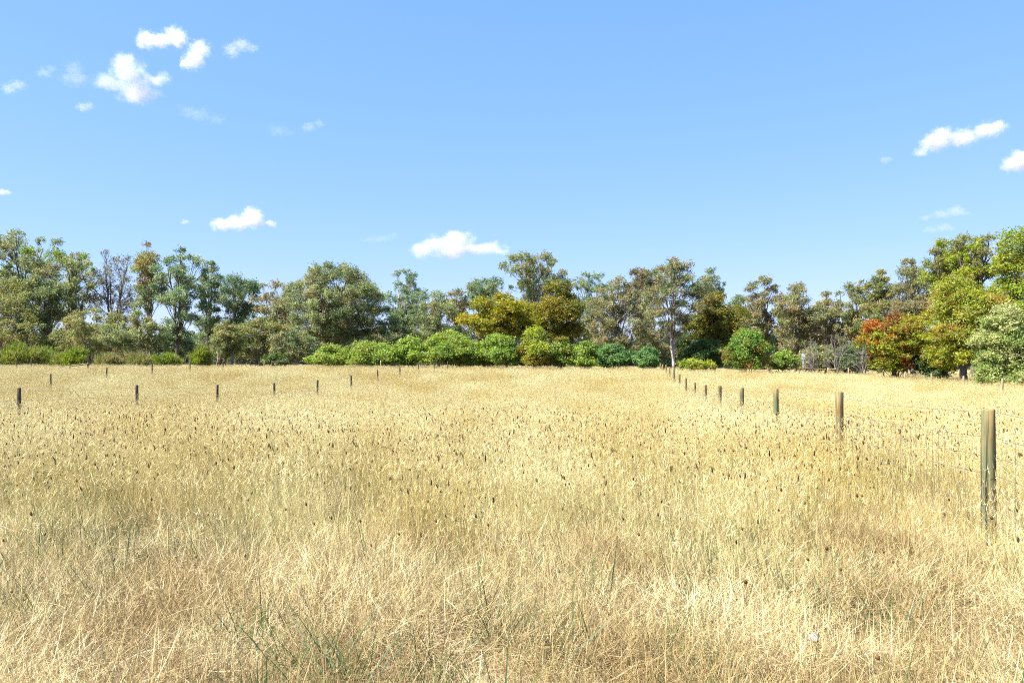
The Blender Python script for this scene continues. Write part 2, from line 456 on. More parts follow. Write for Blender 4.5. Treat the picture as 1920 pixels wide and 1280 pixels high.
def wire_fence(label, lat, z0, n0, n1, meshes, seed, top_wire=True, netting=True, tall=1.0):
    rng = random.Random(seed)
    root = add('wire_fence', None, None, None, (lat + FT * z0, z0, gz(lat + FT * z0, z0)), label=label, category='fence', group='wire fences with round wooden posts')
    o0 = root.location.copy()
    P = []
    for n in range(n0, n1 + 1):
        y = z0 + 4.6 * n; x = lat + FT * y
        P.append((x, y, gz(x, y)))
        o = add('post', meshes[rng.randrange(6)], None, root, Vector(P[-1]) - o0, rng.uniform(0, 6.28))
        wd = .84 if meshes is POSTS_DARK else 1
        o.scale = (wd, wd, .965 if (lat == 3.005 and n == 0) else tall * rng.uniform(0.985, 1.02))
        o.rotation_euler[0] = rng.gauss(0, .012); o.rotation_euler[1] = rng.gauss(0, .012)
    P = np.array(P)
    side = np.array([0.058, -0.01, 0])      # wires are stapled to the far face of the posts
    hts = [1.13] * top_wire + ([0.92, 0.76, 0.61, 0.47, 0.33, 0.19] if netting else [0.85, 0.6])
    for h in hts:
        pts = []
        for a, b in zip(P[:-1], P[1:]):
            for t in (0, .25, .5, .75):
                q = a * (1 - t) + b * t; q = q + side; q[2] += h - 0.03 * math.sin(math.pi * t)
                pts.append(q)
        q = P[-1] + side; q[2] += h; pts.append(q)
        T = Tubes(); T.add(np.array(pts) - np.array(o0), 0.0018, 4)
        add('strand', T.mesh('strand'), M_WIRE, root)
    if netting:
        T = Tubes()
        near = [(a, b) for a, b in zip(P[:-1], P[1:]) if a[1] < 36]
        for a, b in near:
            k = 30
            for i in range(1, k):
                t = i / k
                q = a * (1 - t) + b * t + side - np.array(o0)
                s = -0.03 * math.sin(math.pi * t)
                T.add([q + (0, 0, .19 + s), q + (0, 0, .92 + s)], 0.0014, 3)
        if near:
            add('stay_wires', T.mesh('stay_wires'), M_WIRE, root, kind='stuff')
    return root

wire_fence('nearest wire fence, thick greenish posts running away on the right', 3.005, 6.58, -1, 13, POSTS, 1)
wire_fence('fence of dark thin posts crossing the field on the left, nearer of two', -14.3, 18.9, -2, 11, POSTS_DARK, 2)
wire_fence('distant fence of small dark posts far left, farther of two', -30.8, 43.0, -2, 6, POSTS_DARK, 3, netting=False)
wire_fence('fence of pale posts in front of the red and cream flowered bushes', 19.0, 40.2, -2, 6, POSTS_PALE, 4, netting=False)

def stay_assembly(label, xa, xb, y, rail_drop, mesh, h=1.15):
    """strainer posts with a wooden rail between them"""
    ga, gb = gz(xa, y), gz(xb, y)
    root = add('rail_fence_panel', None, None, None, (xa, y, ga), label=label, category='fence rail')
    add('post', mesh, None, root, (0, 0, 0)).scale = (1.25, 1.25, h / 1.2)
    add('post', mesh, None, root, (xb - xa, 0, gb - ga), 1.3).scale = (1.25, 1.25, h / 1.2)
    T = Tubes()
    a = np.array([0.0, -0.09, h - 0.1 - rail_drop]); b = np.array([xb - xa, -0.09, gb - ga + h - 0.1])
    pts = a + (b - a) * np.linspace(-.04, 1.04, 8)[:, None]
    T.add(pts, [0.02, .05, .052, .05, .048, .05, .05, .02], 10)
    me = T.mesh('rail'); me.materials.append(mesh.materials[0])
    add('rail', me, None, root)
    return root
def PX(px, y): return (px - 960) / F * y
stay_assembly('low wooden rail between two dark posts below left bushes', PX(131, 60), PX(165, 60), 60, 0.12, POSTS[1], 1.06)
stay_assembly('short brown rail between two pale posts, middle left treeline', PX(509, 66), PX(532, 66), 66.2, 0.0, POSTS_DARK[2], 1.22)
stay_assembly('long low horizontal rail below the small signboard', PX(1499, 64), PX(1547, 64), 64, -0.03, POSTS[3], 1.2)
stay_assembly('short rail just right of the long low rail by dead shrub', PX(1553, 66), PX(1566, 66), 66, 0.0, POSTS_PALE[4], 1.22)

# loose posts along the treeline; the far ones' sunlit paleness is put into their colour
for px, y, lab in ((31, 62, 'lone small dark post near the left picture edge'), (59, 66, 'second tiny post from the left edge below dark shrub'),
                   (496, 68, 'tiny pale post left of the short brown rail'), (608, 68, 'tiny pale post under the big round gum tree'),
                   (714, 66, 'tiny pale post in front of the lighter green bushes'), (1591, 70, 'tiny post left of the red tinged bush')):
    x = PX(px, y)
    rt = add('fence_post', POSTS_PALE[px % 6] if px > 100 else POSTS_DARK[px % 6], None, None, (x, y, gz(x, y)), label=lab, category='post', group='single posts along the treeline')
    rt.scale = (1, 1, 1.05)

# small signboard on a thin pole
def signboard():
    y = 72.0; x = PX(1506, y)
    g = gz(x, y)
    root = add('signboard', None, None, None, (x, y, g), label='small pale blue grey signboard on thin pole among dead twigs', category='sign')
    T = Tubes(); T.add([(0, 0, -.2), (0, 0, 1.2), (0, 0, 2.35)], 0.035, 8, (0.6, 0.62, 0.65))
    me = T.mesh('pole'); me.materials.append(M_BARK); add('pole', me, None, root)
    bm = bmesh.new(); bmesh.ops.create_cube(bm, size=1)
    for v in bm.verts: v.co = Vector((v.co.x * 0.30, v.co.y * 0.02 - 0.05, v.co.z * 0.52 + 2.1))
    bmesh.ops.bevel(bm, geom=bm.edges[:], offset=0.008, segments=1, affect='EDGES')
    me = bpy.data.meshes.new('board'); bm.to_mesh(me); bm.free()
    m, nt, p, out = new_mat('sign_paint')
    nz = nt.nodes.new('ShaderNodeTexNoise'); nz.inputs['Scale'].default_value = 4
    cr = nt.nodes.new('ShaderNodeValToRGB'); cr.color_ramp.elements[0].color = (0.42, 0.50, 0.60, 1); cr.color_ramp.elements[1].color = (0.62, 0.68, 0.75, 1)
    nt.links.new(nz.outputs['Fac'], cr.inputs[0]); nt.links.new(cr.outputs[0], p.inputs['Base Color']); p.inputs['Roughness'].default_value = 0.5
    me.materials.append(m); add('board', me, None, root)
signboard()

# pale stone lying in the foreground grass
def stone():
    bm = bmesh.new(); bmesh.ops.create_icosphere(bm, subdivisions=3, radius=1)
    rng = random.Random(4)
    for v in bm.verts:
        c = v.co; k = 1 + .12 * math.sin(3.1 * c.x + 1) + .1 * math.sin(4.3 * c.y + 2.0 * c.z) + rng.uniform(-.02, .02)
        v.co = Vector((c.x * .036 * k, c.y * .03 * k, c.z * .022 * k))
    for f in bm.faces: f.smooth = True
    me = bpy.data.meshes.new('stone'); bm.to_mesh(me); bm.free()
    m, nt, p, out = new_mat('pale_stone')
    nz = nt.nodes.new('ShaderNodeTexNoise'); nz.inputs['Scale'].default_value = 60; nz.inputs['Detail'].default_value = 6
    cr = nt.nodes.new('ShaderNodeValToRGB'); cr.color_ramp.elements[0].color = (0.13, 0.125, 0.13, 1); cr.color_ramp.elements[1].color = (0.26, 0.255, 0.255, 1)
    nt.links.new(nz.outputs['Fac'], cr.inputs[0]); nt.links.new(cr.outputs[0], p.inputs['Base Color']); p.inputs['Roughness'].default_value = .8
    y = 4.28; x = PX(1525, y)
    add('stone', me, m, None, (x, y, gz(x, y) + 0.13), .4, label='small pale grey stone lying in the foreground straw', category='stone')
stone()

# ------------------------------------------------------------------ trees and shrubs
PROF = {
    'euc':   ([0, .25, .55, .8, .93, 1], [.35, .72, 1, .85, .55, .25]),
    'dome':  ([0, .3, .6, .85, 1], [.72, 1, .95, .65, .2]),
    'umb':   ([0, .3, .6, .85, 1], [.25, .55, .92, 1, .55]),
    'shrub': ([0, .3, .6, .85, 1], [.85, 1, .9, .62, .25]),
    'cone':  ([0, .25, .6, 1], [.8, 1, .7, .12]),
}
PAL = {
    'euc': [(.155, .195, .080), (.215, .245, .110), (.115, .150, .072), (.215, .205, .098)],
    'blue': [(.128, .195, .098), (.180, .240, .125), (.098, .150, .082), (.190, .220, .11)],
    'olive': [(.200, .210, .075), (.165, .185, .068), (.240, .220, .088), (.150, .185, .075)],
    'brown': [(.220, .205, .105), (.185, .190, .090), (.255, .215, .115), (.170, .190, .088)],
    'dkbrown': [(.165, .138, .080), (.135, .125, .068), (.18, .148, .085)],
    'gold': [(.225, .215, .022), (.185, .195, .025), (.250, .212, .022), (.135, .150, .027)],
    'dkgold': [(.145, .148, .026), (.110, .122, .027), (.175, .148, .024)],
    'green':  [(.165, .245, .042), (.215, .285, .062), (.115, .185, .036), (.19, .23, .05)],
    'emerald': [(.100, .190, .058), (.135, .220, .065), (.080, .155, .050)],
    'dkgreen': [(.060, .105, .035), (.08, .125, .038), (.095, .14, .038)],
    'lime': [(.205, .260, .030), (.165, .225, .030), (.245, .270, .042), (.19, .195, .038)],
    'limeaut': [(.240, .265, .030), (.21, .245, .038), (.27, .205, .05), (.195, .22, .038)],
    'needle': [(.130, .180, .030), (.165, .205, .036), (.105, .150, .034), (.16, .17, .05)],
    'needolv': [(.155, .165, .055), (.130, .150, .048), (.175, .165, .072)],
    'red':    [(.200, .225, .026), (.33, .130, .030), (.165, .195, .026), (.22, .24, .028), (.21, .17, .03), (.18, .21, .03)],
    'redleaf': [(.20, .085, .032), (.17, .085, .034), (.23, .105, .032), (.15, .125, .032)],
    'rust': [(.175, .140, .050), (.19, .145, .046), (.150, .148, .055)],
    'greenrust': [(.125, .215, .040), (.150, .230, .04), (.25, .15, .045), (.105, .185, .038)],
    'cream': [(.31, .33, .14), (.40, .40, .21), (.22, .27, .08), (.175, .24, .065), (.26, .29, .105)],
    'grey': [(.165, .170, .140), (.15, .155, .125), (.135, .145, .11)],
}
BARK = {'grey': (.30, .265, .24), 'pale': (.50, .44, .40), 'dark': (.15, .12, .105), 'pink': (.27, .19, .155), 'dead': (.27, .245, .225)}

def grow(label, name, cat, px, y, top, wpx, bot, prof, pal, n_clump, n_leaf, seed, bark='grey', stems=1, base_px=None, style='euc',
         fill=1.0, group=None, leaf=1.0, twigs=4, trunk_r=None, accent=None, depth=0.85, fork=None, crown_name='crown', flat=.74):
    """one tree or shrub: its height and width are real sizes at its distance y"""
    rng = np.random.default_rng(seed)
    x = PX(px, y); g = gz(x, y)
    s = y / F
    H = EYE + (HZ - top) * s - g
    W = wpx * s * {'euc': 1.2, 'needle': .95}.get(style, 1.16)
    H *= 1.02
    if style == 'euc':
        n_clump = int(n_clump * 2.0); fill = fill * .76
    cb = max(0.0, EYE + (HZ - bot) * s - g)
    hc = H - cb
    root = add(name, None, None, None, (x, y, g), label=label, category=cat, group=group or 'trees of the woodland edge')
    tp, wp = PROF[prof]
    # clump centres, spread evenly over the crown
    Rm = 0.60 * (W * W * depth * hc / n_clump) ** (1 / 3) * fill
    C = []; lobe = rng.uniform(0, 6.28, 2)
    for i in range(n_clump):
        best, bd = None, -1
        for _ in range(14 if style == 'dense' else 7):
            t = rng.uniform(0.0, 1.0); a = rng.uniform(0, 2 * np.pi)
            rr = np.interp(t, tp, wp) * (W / 2) * (1 + .22 * np.sin(2 * a + lobe[0]) + .16 * np.sin(3 * a + lobe[1] + 4 * t)) * rng.uniform(0, 1) ** (.38 if style == 'dense' else .5)
            rr = max(0, rr - Rm * .75)
            q = np.array([rr * np.cos(a), rr * np.sin(a) * depth, cb + Rm * .5 + t * max(hc - 1.25 * Rm, .1)])
            d = 1e9 if not C else min(np.linalg.norm((q - c) * (1, .8, 1.25)) for c in C)
            if d > bd: best, bd = q, d
        C.append(best)
    C = np.array(C)
    Rc = Rm * (rng.uniform(.6, 1.3, n_clump) if style == 'dense' else rng.uniform(.55, 1.2, n_clump))
    # stray shoots that break the outline
    k0 = int(n_clump * .82)
    cc = np.array([0, 0, cb + hc * .45])
    C[k0:] = (C[k0:] - cc) * rng.uniform(1.05, 1.2, (n_clump - k0, 1)) + cc
    Rc[k0:] *= .55
    # trunk and limbs
    T = Tubes()
    bc = np.array(BARK[bark])
    bx = 0.0 if base_px is None else PX(base_px, y) - x
    tr = trunk_r or (0.05 + 0.013 * H)
    order = np.argsort(np.arctan2(C[:, 1], C[:, 0]))
    nl = max(stems, 5 if n_clump >= 20 else 3 if n_clump >= 9 else 2)
    lim = np.array_split(order, nl)
    fk = (fork if fork is not None else 0.75) * max(cb, H * .20)
    if stems == 1:
        top_pt = np.array([bx * .5 + rng.normal(0, .04) * H * .2, rng.normal(0, .1), fk])
        mid = np.array([bx, 0, 0]) * .6 + top_pt * .4 + np.array([rng.normal(0, .1), 0, 0])
        pts = bez(np.array([bx, 0, -.3]), mid, top_pt, 8)
        pts[1:-1] += rng.normal(0, tr * .25, (6, 3)) * (1, 1, 0)
        rad = np.linspace(tr * 1.05, tr * .78, 8); rad[0] *= 1.5; rad[1] *= 1.12
        T.add(pts, rad, 9, bc)
    for L_ in lim:
        if len(L_) == 0: continue
        tgt = C[L_].mean(0)
        hi = C[L_[np.argmax(C[L_][:, 2])]]
        tip = hi * .75 + tgt * .25
        if stems == 1:
            st = top_pt - np.array([0, 0, rng.uniform(0, .12) * fk]); r0 = tr * rng.uniform(.5, .7)
        else:
            st = np.array([bx + rng.normal(0, tr * 1.6), rng.normal(0, tr * 1.6), -.2]); r0 = tr * rng.uniform(.55, .85)
        ctl = st + (tip - st) * np.array([.28, .28, .62]) + rng.normal(0, .05, 3) * W
        lp = bez(st, ctl, tip, 9)
        lp[2:-1] += rng.normal(0, .03 * hc ** .5, (6, 3)) * .6
        T.add(lp, np.linspace(r0, r0 * .22, 9), 6, bc * rng.uniform(.9, 1.1))
        for ci in L_:
            c = C[ci]
            k = int(np.clip(np.argmin(np.linalg.norm(lp - c, axis=1)) - 2, 1, 7))
            st2 = lp[k]
            ctl = st2 + (c - st2) * np.array([.6, .6, .4]) + np.array([0, 0, .1 * np.linalg.norm(c - st2)])
            bp = bez(st2, ctl, c, 6)
            bp[1:-1] += rng.normal(0, .04, (4, 3)) * Rc[ci]
            rb = r0 * .36
            T.add(bp, np.linspace(rb, max(rb * .3, .008), 6), 5, bc * rng.uniform(.85, 1.1))
            for _ in range(twigs):
                v = rng.normal(0, 1, 3); v[2] = abs(v[2]) * .8 + .1; v = v / np.linalg.norm(v) * Rc[ci] * rng.uniform(.6, 1.05)
                s3 = bp[rng.integers(2, 6)]
                T.add(bez(s3, (s3 + c + v) / 2 + rng.normal(0, .1, 3) * Rc[ci], c + v, 4), np.linspace(max(rb * .32, .011), .006, 4), 3, bc * rng.uniform(.8, 1.15))
    add('trunk', T.mesh('trunk'), M_BARK, root)
    if n_leaf <= 0:
        return root
    # leaves
    if style == 'euc': n_leaf = int(n_leaf * .98)
    if style == 'dense': n_leaf = int(n_leaf * 1.25)
    P = np.array(PAL[pal]); npal = len(P)
    wts = Rc ** 2; cnt = np.maximum(8, (n_leaf * wts / wts.sum()).astype(int))
    LP, LD, LN, LC = [], [], [], []
    per = {'euc': 20, 'needle': 7}.get(style, 24)
    ctr = np.array([0, 0, cb + hc * .4])
    for ci in range(n_clump):
        n = cnt[ci]; ns = max(3, n // per)
        d = nrm(rng.normal(0, 1, (ns, 3)))
        if style == 'dense':
            d[:, 2] = np.where(d[:, 2] < -.35, -d[:, 2], d[:, 2])
        else:
            d[:, 2] = np.where(rng.uniform(size=ns) < .6, np.abs(d[:, 2]), d[:, 2])
        rr = Rc[ci] * rng.uniform(0, 1, ns) ** .42
        flt = np.array([1.12, 1.12, flat if style != 'needle' else 1.0])
        S = C[ci] + d * rr[:, None] * flt
        idx = rng.integers(0, ns, n)
        sg = {'euc': .10 * Rc[ci] + .06, 'needle': .17 * Rc[ci] + .04}.get(style, .10 * Rc[ci] + .06)
        p = S[idx] + rng.normal(0, sg, (n, 3)) * (1, 1, .8 if style != 'euc' else 1.1)
        keep = p[:, 2] > .02
        out = nrm(p - C[ci] * .8 - ctr * .2)
        if style == 'euc':
            ld = nrm(rng.normal(0, 1, (n, 3)) * (.75, .75, .5) + (0, 0, -.75))
            ln = nrm(rng.normal(0, 1, (n, 3)) + out * .45)
        elif style == 'needle':
            ld = nrm(out * .8 + rng.normal(0, .45, (n, 3)) + (0, 0, .9))
            ln = nrm(rng.normal(0, 1, (n, 3)) + out * .6)
        else:
            ld = nrm(rng.normal(0, 1, (n, 3)) + out * .3)
            ln = nrm(rng.normal(0, .8, (n, 3)) + out * .9 + (0, 0, .35))
        # colour: each spray takes its own mix of the plant's colours
        if accent and rng.uniform() < accent[1] and C[ci][2] > cb + hc * accent[2]:
            Q = np.array(PAL[accent[0]]); pick = rng.integers(0, len(Q), ns); sc = Q[pick]
        else:
            pick = np.where(rng.uniform(size=ns) < .55, rng.integers(0, npal), rng.integers(0, npal, ns)); sc = P[pick]
        sc = sc * rng.uniform(.8, 1.2, (ns, 1))
        c = 1.28 * sc[idx] * rng.uniform(.68, 1.32, (n, 1)) * rng.uniform(.93, 1.07, (n, 3))
        LP.append(p[keep]); LD.append(ld[keep]); LN.append(ln[keep]); LC.append(c[keep])
    LP, LD, LN, LC = map(np.concatenate, (LP, LD, LN, LC))
    n = len(LP)
    sd = nrm(np.cross(LD, LN))
    sz = (y / 75.0) ** .8 * leaf
    if style == 'needle': ll, lw = .34 * sz, .045 * sz
    elif style == 'euc': ll, lw = .215 * sz, .074 * sz
    else: ll, lw = .19 * sz, .10 * sz
    l = ll * rng.uniform(.7, 1.3, (n, 1)); w = lw * rng.uniform(.75, 1.25, (n, 1))
    v = np.stack([LP - LD * l * .5 + sd * w * .5, LP - LD * l * .5 - sd * w * .5, LP + LD * l * .5], 1).reshape(-1, 3)
    f = np.arange(3 * n).reshape(-1, 3)
    me = mesh_from(crown_name, v, f, np.repeat(LC, 3, 0))
    add(crown_name, me, M_LEAF, root)
    return root

# --- the woodland edge, from left to right.  columns: centre, distance, top, width, crown bottom
G = grow
def E(label, px, y, top, w, bot, pal, nc, nl, seed, **k): G(label, 'gum_tree', 'tree', px, y, top, w, bot, k.pop('prof', 'euc'), pal, nc, nl, seed, **k)
def D(label, px, y, top, w, bot, pal, nc, nl, seed, **k): G(label, 'wattle_tree', 'tree', px, y, top, w, bot, k.pop('prof', 'dome'), pal, nc, nl, seed, style='dense', **k)
def S(label, px, y, top, w, bot, pal, nc, nl, seed, **k):
    k.setdefault('style', 'dense'); k.setdefault('bark', 'dark'); k.setdefault('stems', 4); k.setdefault('twigs', 2); k.setdefault('trunk_r', .06)
    G(label, 'shrub', 'shrub', px, y, top, w, bot, k.pop('prof', 'shrub'), pal, nc, nl, seed, group=k.pop('group', 'shrubs along the field edge'), crown_name='foliage', **k)

# left wood
E('tall gum reaching in from the left edge with leafy side branch', -35, 92, 470, 130, 600, 'euc', 16, 16000, 101, prof='dome')
E('tallest gum on the left with layered bright green cushions of leaves', 50, 96, 436, 150, 620, 'euc', 22, 24000, 102, prof='umb', bark='dark', fill=.82, accent=('green', .3, .4))
E('dense brownish young gum below the tallest gum, left edge', 15, 82, 520, 120, 672, 'olive', 22, 20000, 103, stems=3, prof='dome')
E('dark leafy gum right below the tallest gum, slender leaning stems', 85, 84, 500, 90, 665, 'euc', 20, 19000, 104, stems=3, prof='dome')
E('airy gum with forked dark trunk right of the tallest gum', 140, 88, 468, 88, 640, 'euc', 18, 12500, 105, base_px=112, bark='dark', fill=.9, twigs=6)
E('thin crowned gum with bare purplish twigs in its top', 215, 88, 466, 96, 640, 'grey', 16, 5200, 106, base_px=200, bark='dark', twigs=16, fill=1.0)
E('gum with a rusty brown top left of the tall forked gum', 278, 86, 470, 66, 660, 'euc', 17, 13500, 107, base_px=285, prof='umb', accent=('rust', .65, .62), bark='grey')
E('tall open gum with long forked dark trunk and green tufts', 338, 82, 464, 106, 640, 'blue', 24, 16500, 108, base_px=325, bark='dark', fill=.85, twigs=6, fork=.5, trunk_r=.24)
E('slim gum just right of the tall forked gum', 396, 86, 490, 62, 640, 'blue', 13, 8500, 109, base_px=382, bark='grey', fill=.85, twigs=6)
E('blue green gum with rounded sloping crown, left of the gap', 447, 84, 512, 92, 640, 'blue', 16, 13000, 110, base_px=435, prof='umb', bark='grey', twigs=6)
E('sparse brownish gum left of the big round gum', 515, 82, 528, 70, 640, 'brown', 15, 8500, 111, bark='grey', twigs=7)
E('low olive gum filling the wood under the airy forked gum', 175, 80, 575, 110, 668, 'olive', 18, 14000, 112, stems=3, prof='dome', bark='grey')
E('low green brown gum under the rusty topped gum, pale trunk', 255, 78, 585, 90, 668, 'euc', 16, 12500, 113, bark='pale', base_px=268, prof='dome')
E('bushy low gum at the foot of the tall forked gum', 330, 90, 610, 90, 672, 'blue', 14, 10500, 114, stems=3, prof='dome', bark='pink')
E('small olive tree with reddish forked stem right of left bushes', 424, 72, 600, 62, 672, 'olive', 16, 11500, 115, base_px=412, stems=3, bark='pink', prof='dome', leaf=.95)
E('bushy olive tree between the small forked tree and big round gum', 487, 76, 590, 90, 676, 'olive', 18, 14500, 116, stems=3, prof='dome')
E('low grey green sapling at the left foot of the big round gum', 548, 72, 612, 76, 678, 'euc', 14, 9500, 117, base_px=562, bark='pale', prof='dome', twigs=6)
# middle
E('big round crowned gum with fan of many stems', 628, 80, 489, 184, 645, 'euc', 48, 66000, 120, stems=9, prof='dome', bark='pink', base_px=628, fill=1.05, trunk_r=.2)
E('slender pale stemmed gum right of the big round gum', 760, 88, 507, 92, 650, 'blue', 17, 12500, 121, bark='pale', twigs=6, stems=3)
E('bushy grey green gum below the long domed cloud', 822, 82, 546, 100, 670, 'euc', 22, 17500, 122, stems=3, prof='dome')
E('low bushy gum behind lighter bushes right of fan stemmed gum', 735, 80, 590, 90, 668, 'euc', 16, 12500, 123, stems=3, prof='dome')
E('small brown tinted gum top just left of the blue green gum', 858, 92, 544, 60, 640, 'brown', 11, 7500, 124, prof='umb')
E('blue green gum rising behind the golden wattle', 910, 92, 520, 84, 640, 'blue', 16, 13000, 125, prof='umb')
E('tall umbrella shaped gum behind and above the golden wattle', 1005, 90, 476, 126, 620, 'euc', 22, 17500, 126, prof='umb', bark='grey', twigs=7, fill=.85)
D('golden yellow wattle with broad rounded crown', 950, 74, 545, 138, 640, 'gold', 30, 30000, 127, depth=.8, bark='dark', fill=.95)
D('dark olive wattle with domed crown right of the golden wattle', 1046, 73, 527, 88, 655, 'dkgold', 24, 25000, 128, bark='dark')
E('blue green gum top between dark wattle and brown gum', 1106, 90, 500, 78, 650, 'blue', 15, 11500, 129, prof='euc', bark='grey')
E('greyish brown gum with straight thin trunk right of dark wattle', 1160, 78, 516, 96, 660, 'brown', 22, 18500, 130, bark='grey', prof='dome', base_px=1155)
E('dark brown topped tree behind the greyish brown gum', 1205, 84, 500, 76, 600, 'dkbrown', 17, 15500, 131, prof='dome', bark='dark')
E('gum with thick pale pinkish trunk standing at the fence end', 1262, 71, 482, 100, 640, 'brown', 26, 17000, 132, bark='pale', base_px=1262, fork=.42, trunk_r=.17, fill=.9, twigs=6, accent=('euc', .45, 0))
E('blue green gum top behind the golden brown wattle', 1332, 90, 503, 62, 630, 'blue', 14, 10000, 133, bark='grey', twigs=6)
D('golden brown wattle right of the pale trunked gum', 1338, 75, 540, 104, 655, 'dkgold', 24, 23000, 134, accent=('rust', .5, .55), bark='pink')
E('low blue green gum crown in the gap right of golden brown wattle', 1385, 95, 546, 56, 660, 'blue', 11, 9000, 135, prof='dome')
E('brownish gum with thin spire top right of the gap', 1432, 82, 518, 76, 665, 'brown', 19, 14500, 136, bark='pink', base_px=1443)
E('broad brown olive gum in the middle of the right wood', 1490, 80, 532, 94, 665, 'brown', 22, 19000, 137, prof='dome', bark='pink', accent=('olive', .4, 0))
E('tangled brown gum with pale stems, right wood', 1550, 82, 545, 84, 670, 'brown', 19, 15500, 138, prof='dome', bark='pale')
E('leafy gum with double top left of the red tinged bush', 1602, 80, 528, 80, 670, 'olive', 20, 17000, 139, prof='euc', bark='grey', accent=('euc', .4, .3))
E('gum with narrow top where the right wood begins to climb', 1652, 72, 508, 66, 640, 'olive', 17, 14500, 140, bark='grey')
E('brown weeping gum on the slope of the right wood', 1712, 66, 478, 84, 630, 'brown', 21, 18500, 141, bark='dark', prof='dome')
E('open gum top between the weeping gum and tallest right gum', 1768, 62, 452, 72, 600, 'olive', 17, 13500, 142, bark='dark', accent=('lime', .4, 0))
E('tallest gum of the right wood with yellowish leaf tufts', 1825, 60, 440, 84, 580, 'olive', 20, 15500, 143, bark='dark', accent=('lime', .5, 0), prof='umb')
D('broad yellow green tree with thick dark trunk at the right edge', 1806, 52, 500, 150, 700, 'limeaut', 44, 44000, 144, bark='dark', base_px=1808, leaf=1.05, trunk_r=.26, fill=.9, fork=1.2, flat=1.05)
D('tall bright green tree top in the right corner', 1912, 55, 444, 140, 690, 'lime', 38, 42000, 145, bark='dark', leaf=1.05, flat=1.0, fill=.9)
E('small dark gum behind the yellow green tree', 1700, 70, 600, 90, 690, 'dkgreen', 14, 11000, 146, stems=3, prof='dome')

# understorey between the taller trees
U = lambda *a, **k: E(*a, prof='dome', stems=3, **k)
U('low dark gum in the gap right of the slim gum', 385, 98, 590, 80, 680, 'blue', 10, 8500, 401)
U('low gum under the blue green sloping crown', 455, 96, 588, 90, 680, 'blue', 10, 9500, 402)
U('low gum behind the sparse brownish gum', 535, 96, 585, 70, 680, 'olive', 9, 7500, 403)
U('low gum under the pale stemmed slender gum', 775, 94, 585, 80, 680, 'euc', 10, 9000, 404)
U('low gum behind the golden wattle, left side', 880, 90, 590, 80, 685, 'euc', 10, 9000, 405)
U('low gum between dark olive wattle and greyish brown gum', 1102, 84, 588, 70, 688, 'brown', 10, 9000, 406)
U('low brown gum left of the thick pale trunk', 1222, 82, 580, 80, 690, 'brown', 10, 10000, 407)
U('low dark gum right of the thick pale trunk', 1296, 82, 590, 70, 690, 'dkgreen', 10, 9000, 408)
U('low olive gum behind the round rusty bush', 1392, 84, 592, 80, 690, 'olive', 10, 9500, 409)
U('low brown gum behind the small signboard', 1515, 90, 585, 100, 695, 'brown', 12, 11500, 410)
U('low gum behind the bare grey shrub', 1590, 88, 590, 90, 695, 'olive', 10, 10000, 411)
U('low brown gum behind the red and green bush', 1650, 80, 570, 90, 695, 'brown', 11, 11000, 412)
U('low olive gum at the far left behind feathery shrub', -10, 98, 590, 110, 680, 'olive', 10, 9500, 413)
U('low brown gum between airy gum and rusty topped gum', 225, 96, 588, 100, 680, 'brown', 10, 9500, 414)
U('low gum behind the stems of the fan stemmed gum', 640, 96, 590, 130, 680, 'blue', 11, 11000, 415)

# --- shrubs in front
S('low feathery green shrub at the left edge', 30, 73, 638, 104, 690, 'needle', 16, 9000, 201, style='needle')
S('rounded feathery olive green shrub second from the left', 134, 71, 650, 66, 690, 'needle', 12, 7000, 202, style='needle')
S('dull olive feathery shrub with grey sprigs, third from left', 205, 71, 658, 66, 690, 'needolv', 11, 6000, 203, style='needle')
S('low feathery shrub below the rusty topped gum', 262, 71, 657, 60, 690, 'needolv', 10, 5500, 204, style='needle', )
S('bright feathery low shrub below the tall forked gum', 312, 71, 660, 56, 690, 'needle', 10, 5500, 205, style='needle')
S('bright feathery rounded shrub left of small olive tree', 378, 70, 650, 58, 690, 'needle', 12, 6500, 206, style='needle')
S('small dark green bush beside the short brown rail', 520, 70, 661, 34, 690, 'dkgreen', 6, 2600, 207)
S('light green bush at the right foot of the big round gum', 622, 70, 646, 78, 690, 'green', 14, 9500, 208)
S('broad domed light green bush left of the middle', 696, 69, 637, 90, 690, 'green', 18, 12000, 209)
S('smaller light green bush between two broad bushes', 766, 70, 633, 70, 690, 'green', 14, 9500, 210)
S('largest bright green bush below the long domed cloud', 838, 69, 622, 104, 690, 'green', 22, 15500, 211)
S('twin domed green bush below the golden wattle', 926, 69, 626, 90, 690, 'green', 19, 13500, 212)
S('yellow olive pointed bush below the dark wattle', 1002, 68, 612, 74, 690, 'dkgold', 17, 12000, 213, prof='cone', accent=('lime', .5, 0))
S('olive bush right of the pointed yellow olive bush', 1052, 68, 626, 62, 690, 'dkgold', 13, 9000, 214, accent=('green', .4, 0))
S('small pale green bush at the centre right field edge', 1098, 68, 642, 50, 692, 'green', 10, 6000, 215, accent=('dkgold', .3, 0))
S('blue green bush with silvery top below the brown gum', 1150, 70, 641, 70, 692, 'emerald', 14, 9000, 216)
S('emerald bush left of the pale trunked gum', 1214, 69, 648, 50, 694, 'emerald', 11, 8000, 217)
S('dark green thicket right of the pale trunked gum', 1325, 72, 632, 90, 694, 'dkgreen', 18, 12500, 218)
S('low yellow green bush right of the pale trunk', 1304, 66, 671, 56, 696, 'lime', 9, 4200, 219)
S('round green bush with rusty patches, middle of right wood', 1402, 66, 616, 88, 696, 'greenrust', 20, 14500, 220, accent=('green', .35, .3))
S('low green bush left of the small signboard', 1470, 68, 658, 54, 696, 'green', 10, 4200, 221, accent=('olive', .5, 0))
S('dark undergrowth bush behind the small signboard', 1530, 74, 640, 80, 700, 'olive', 12, 6500, 223)
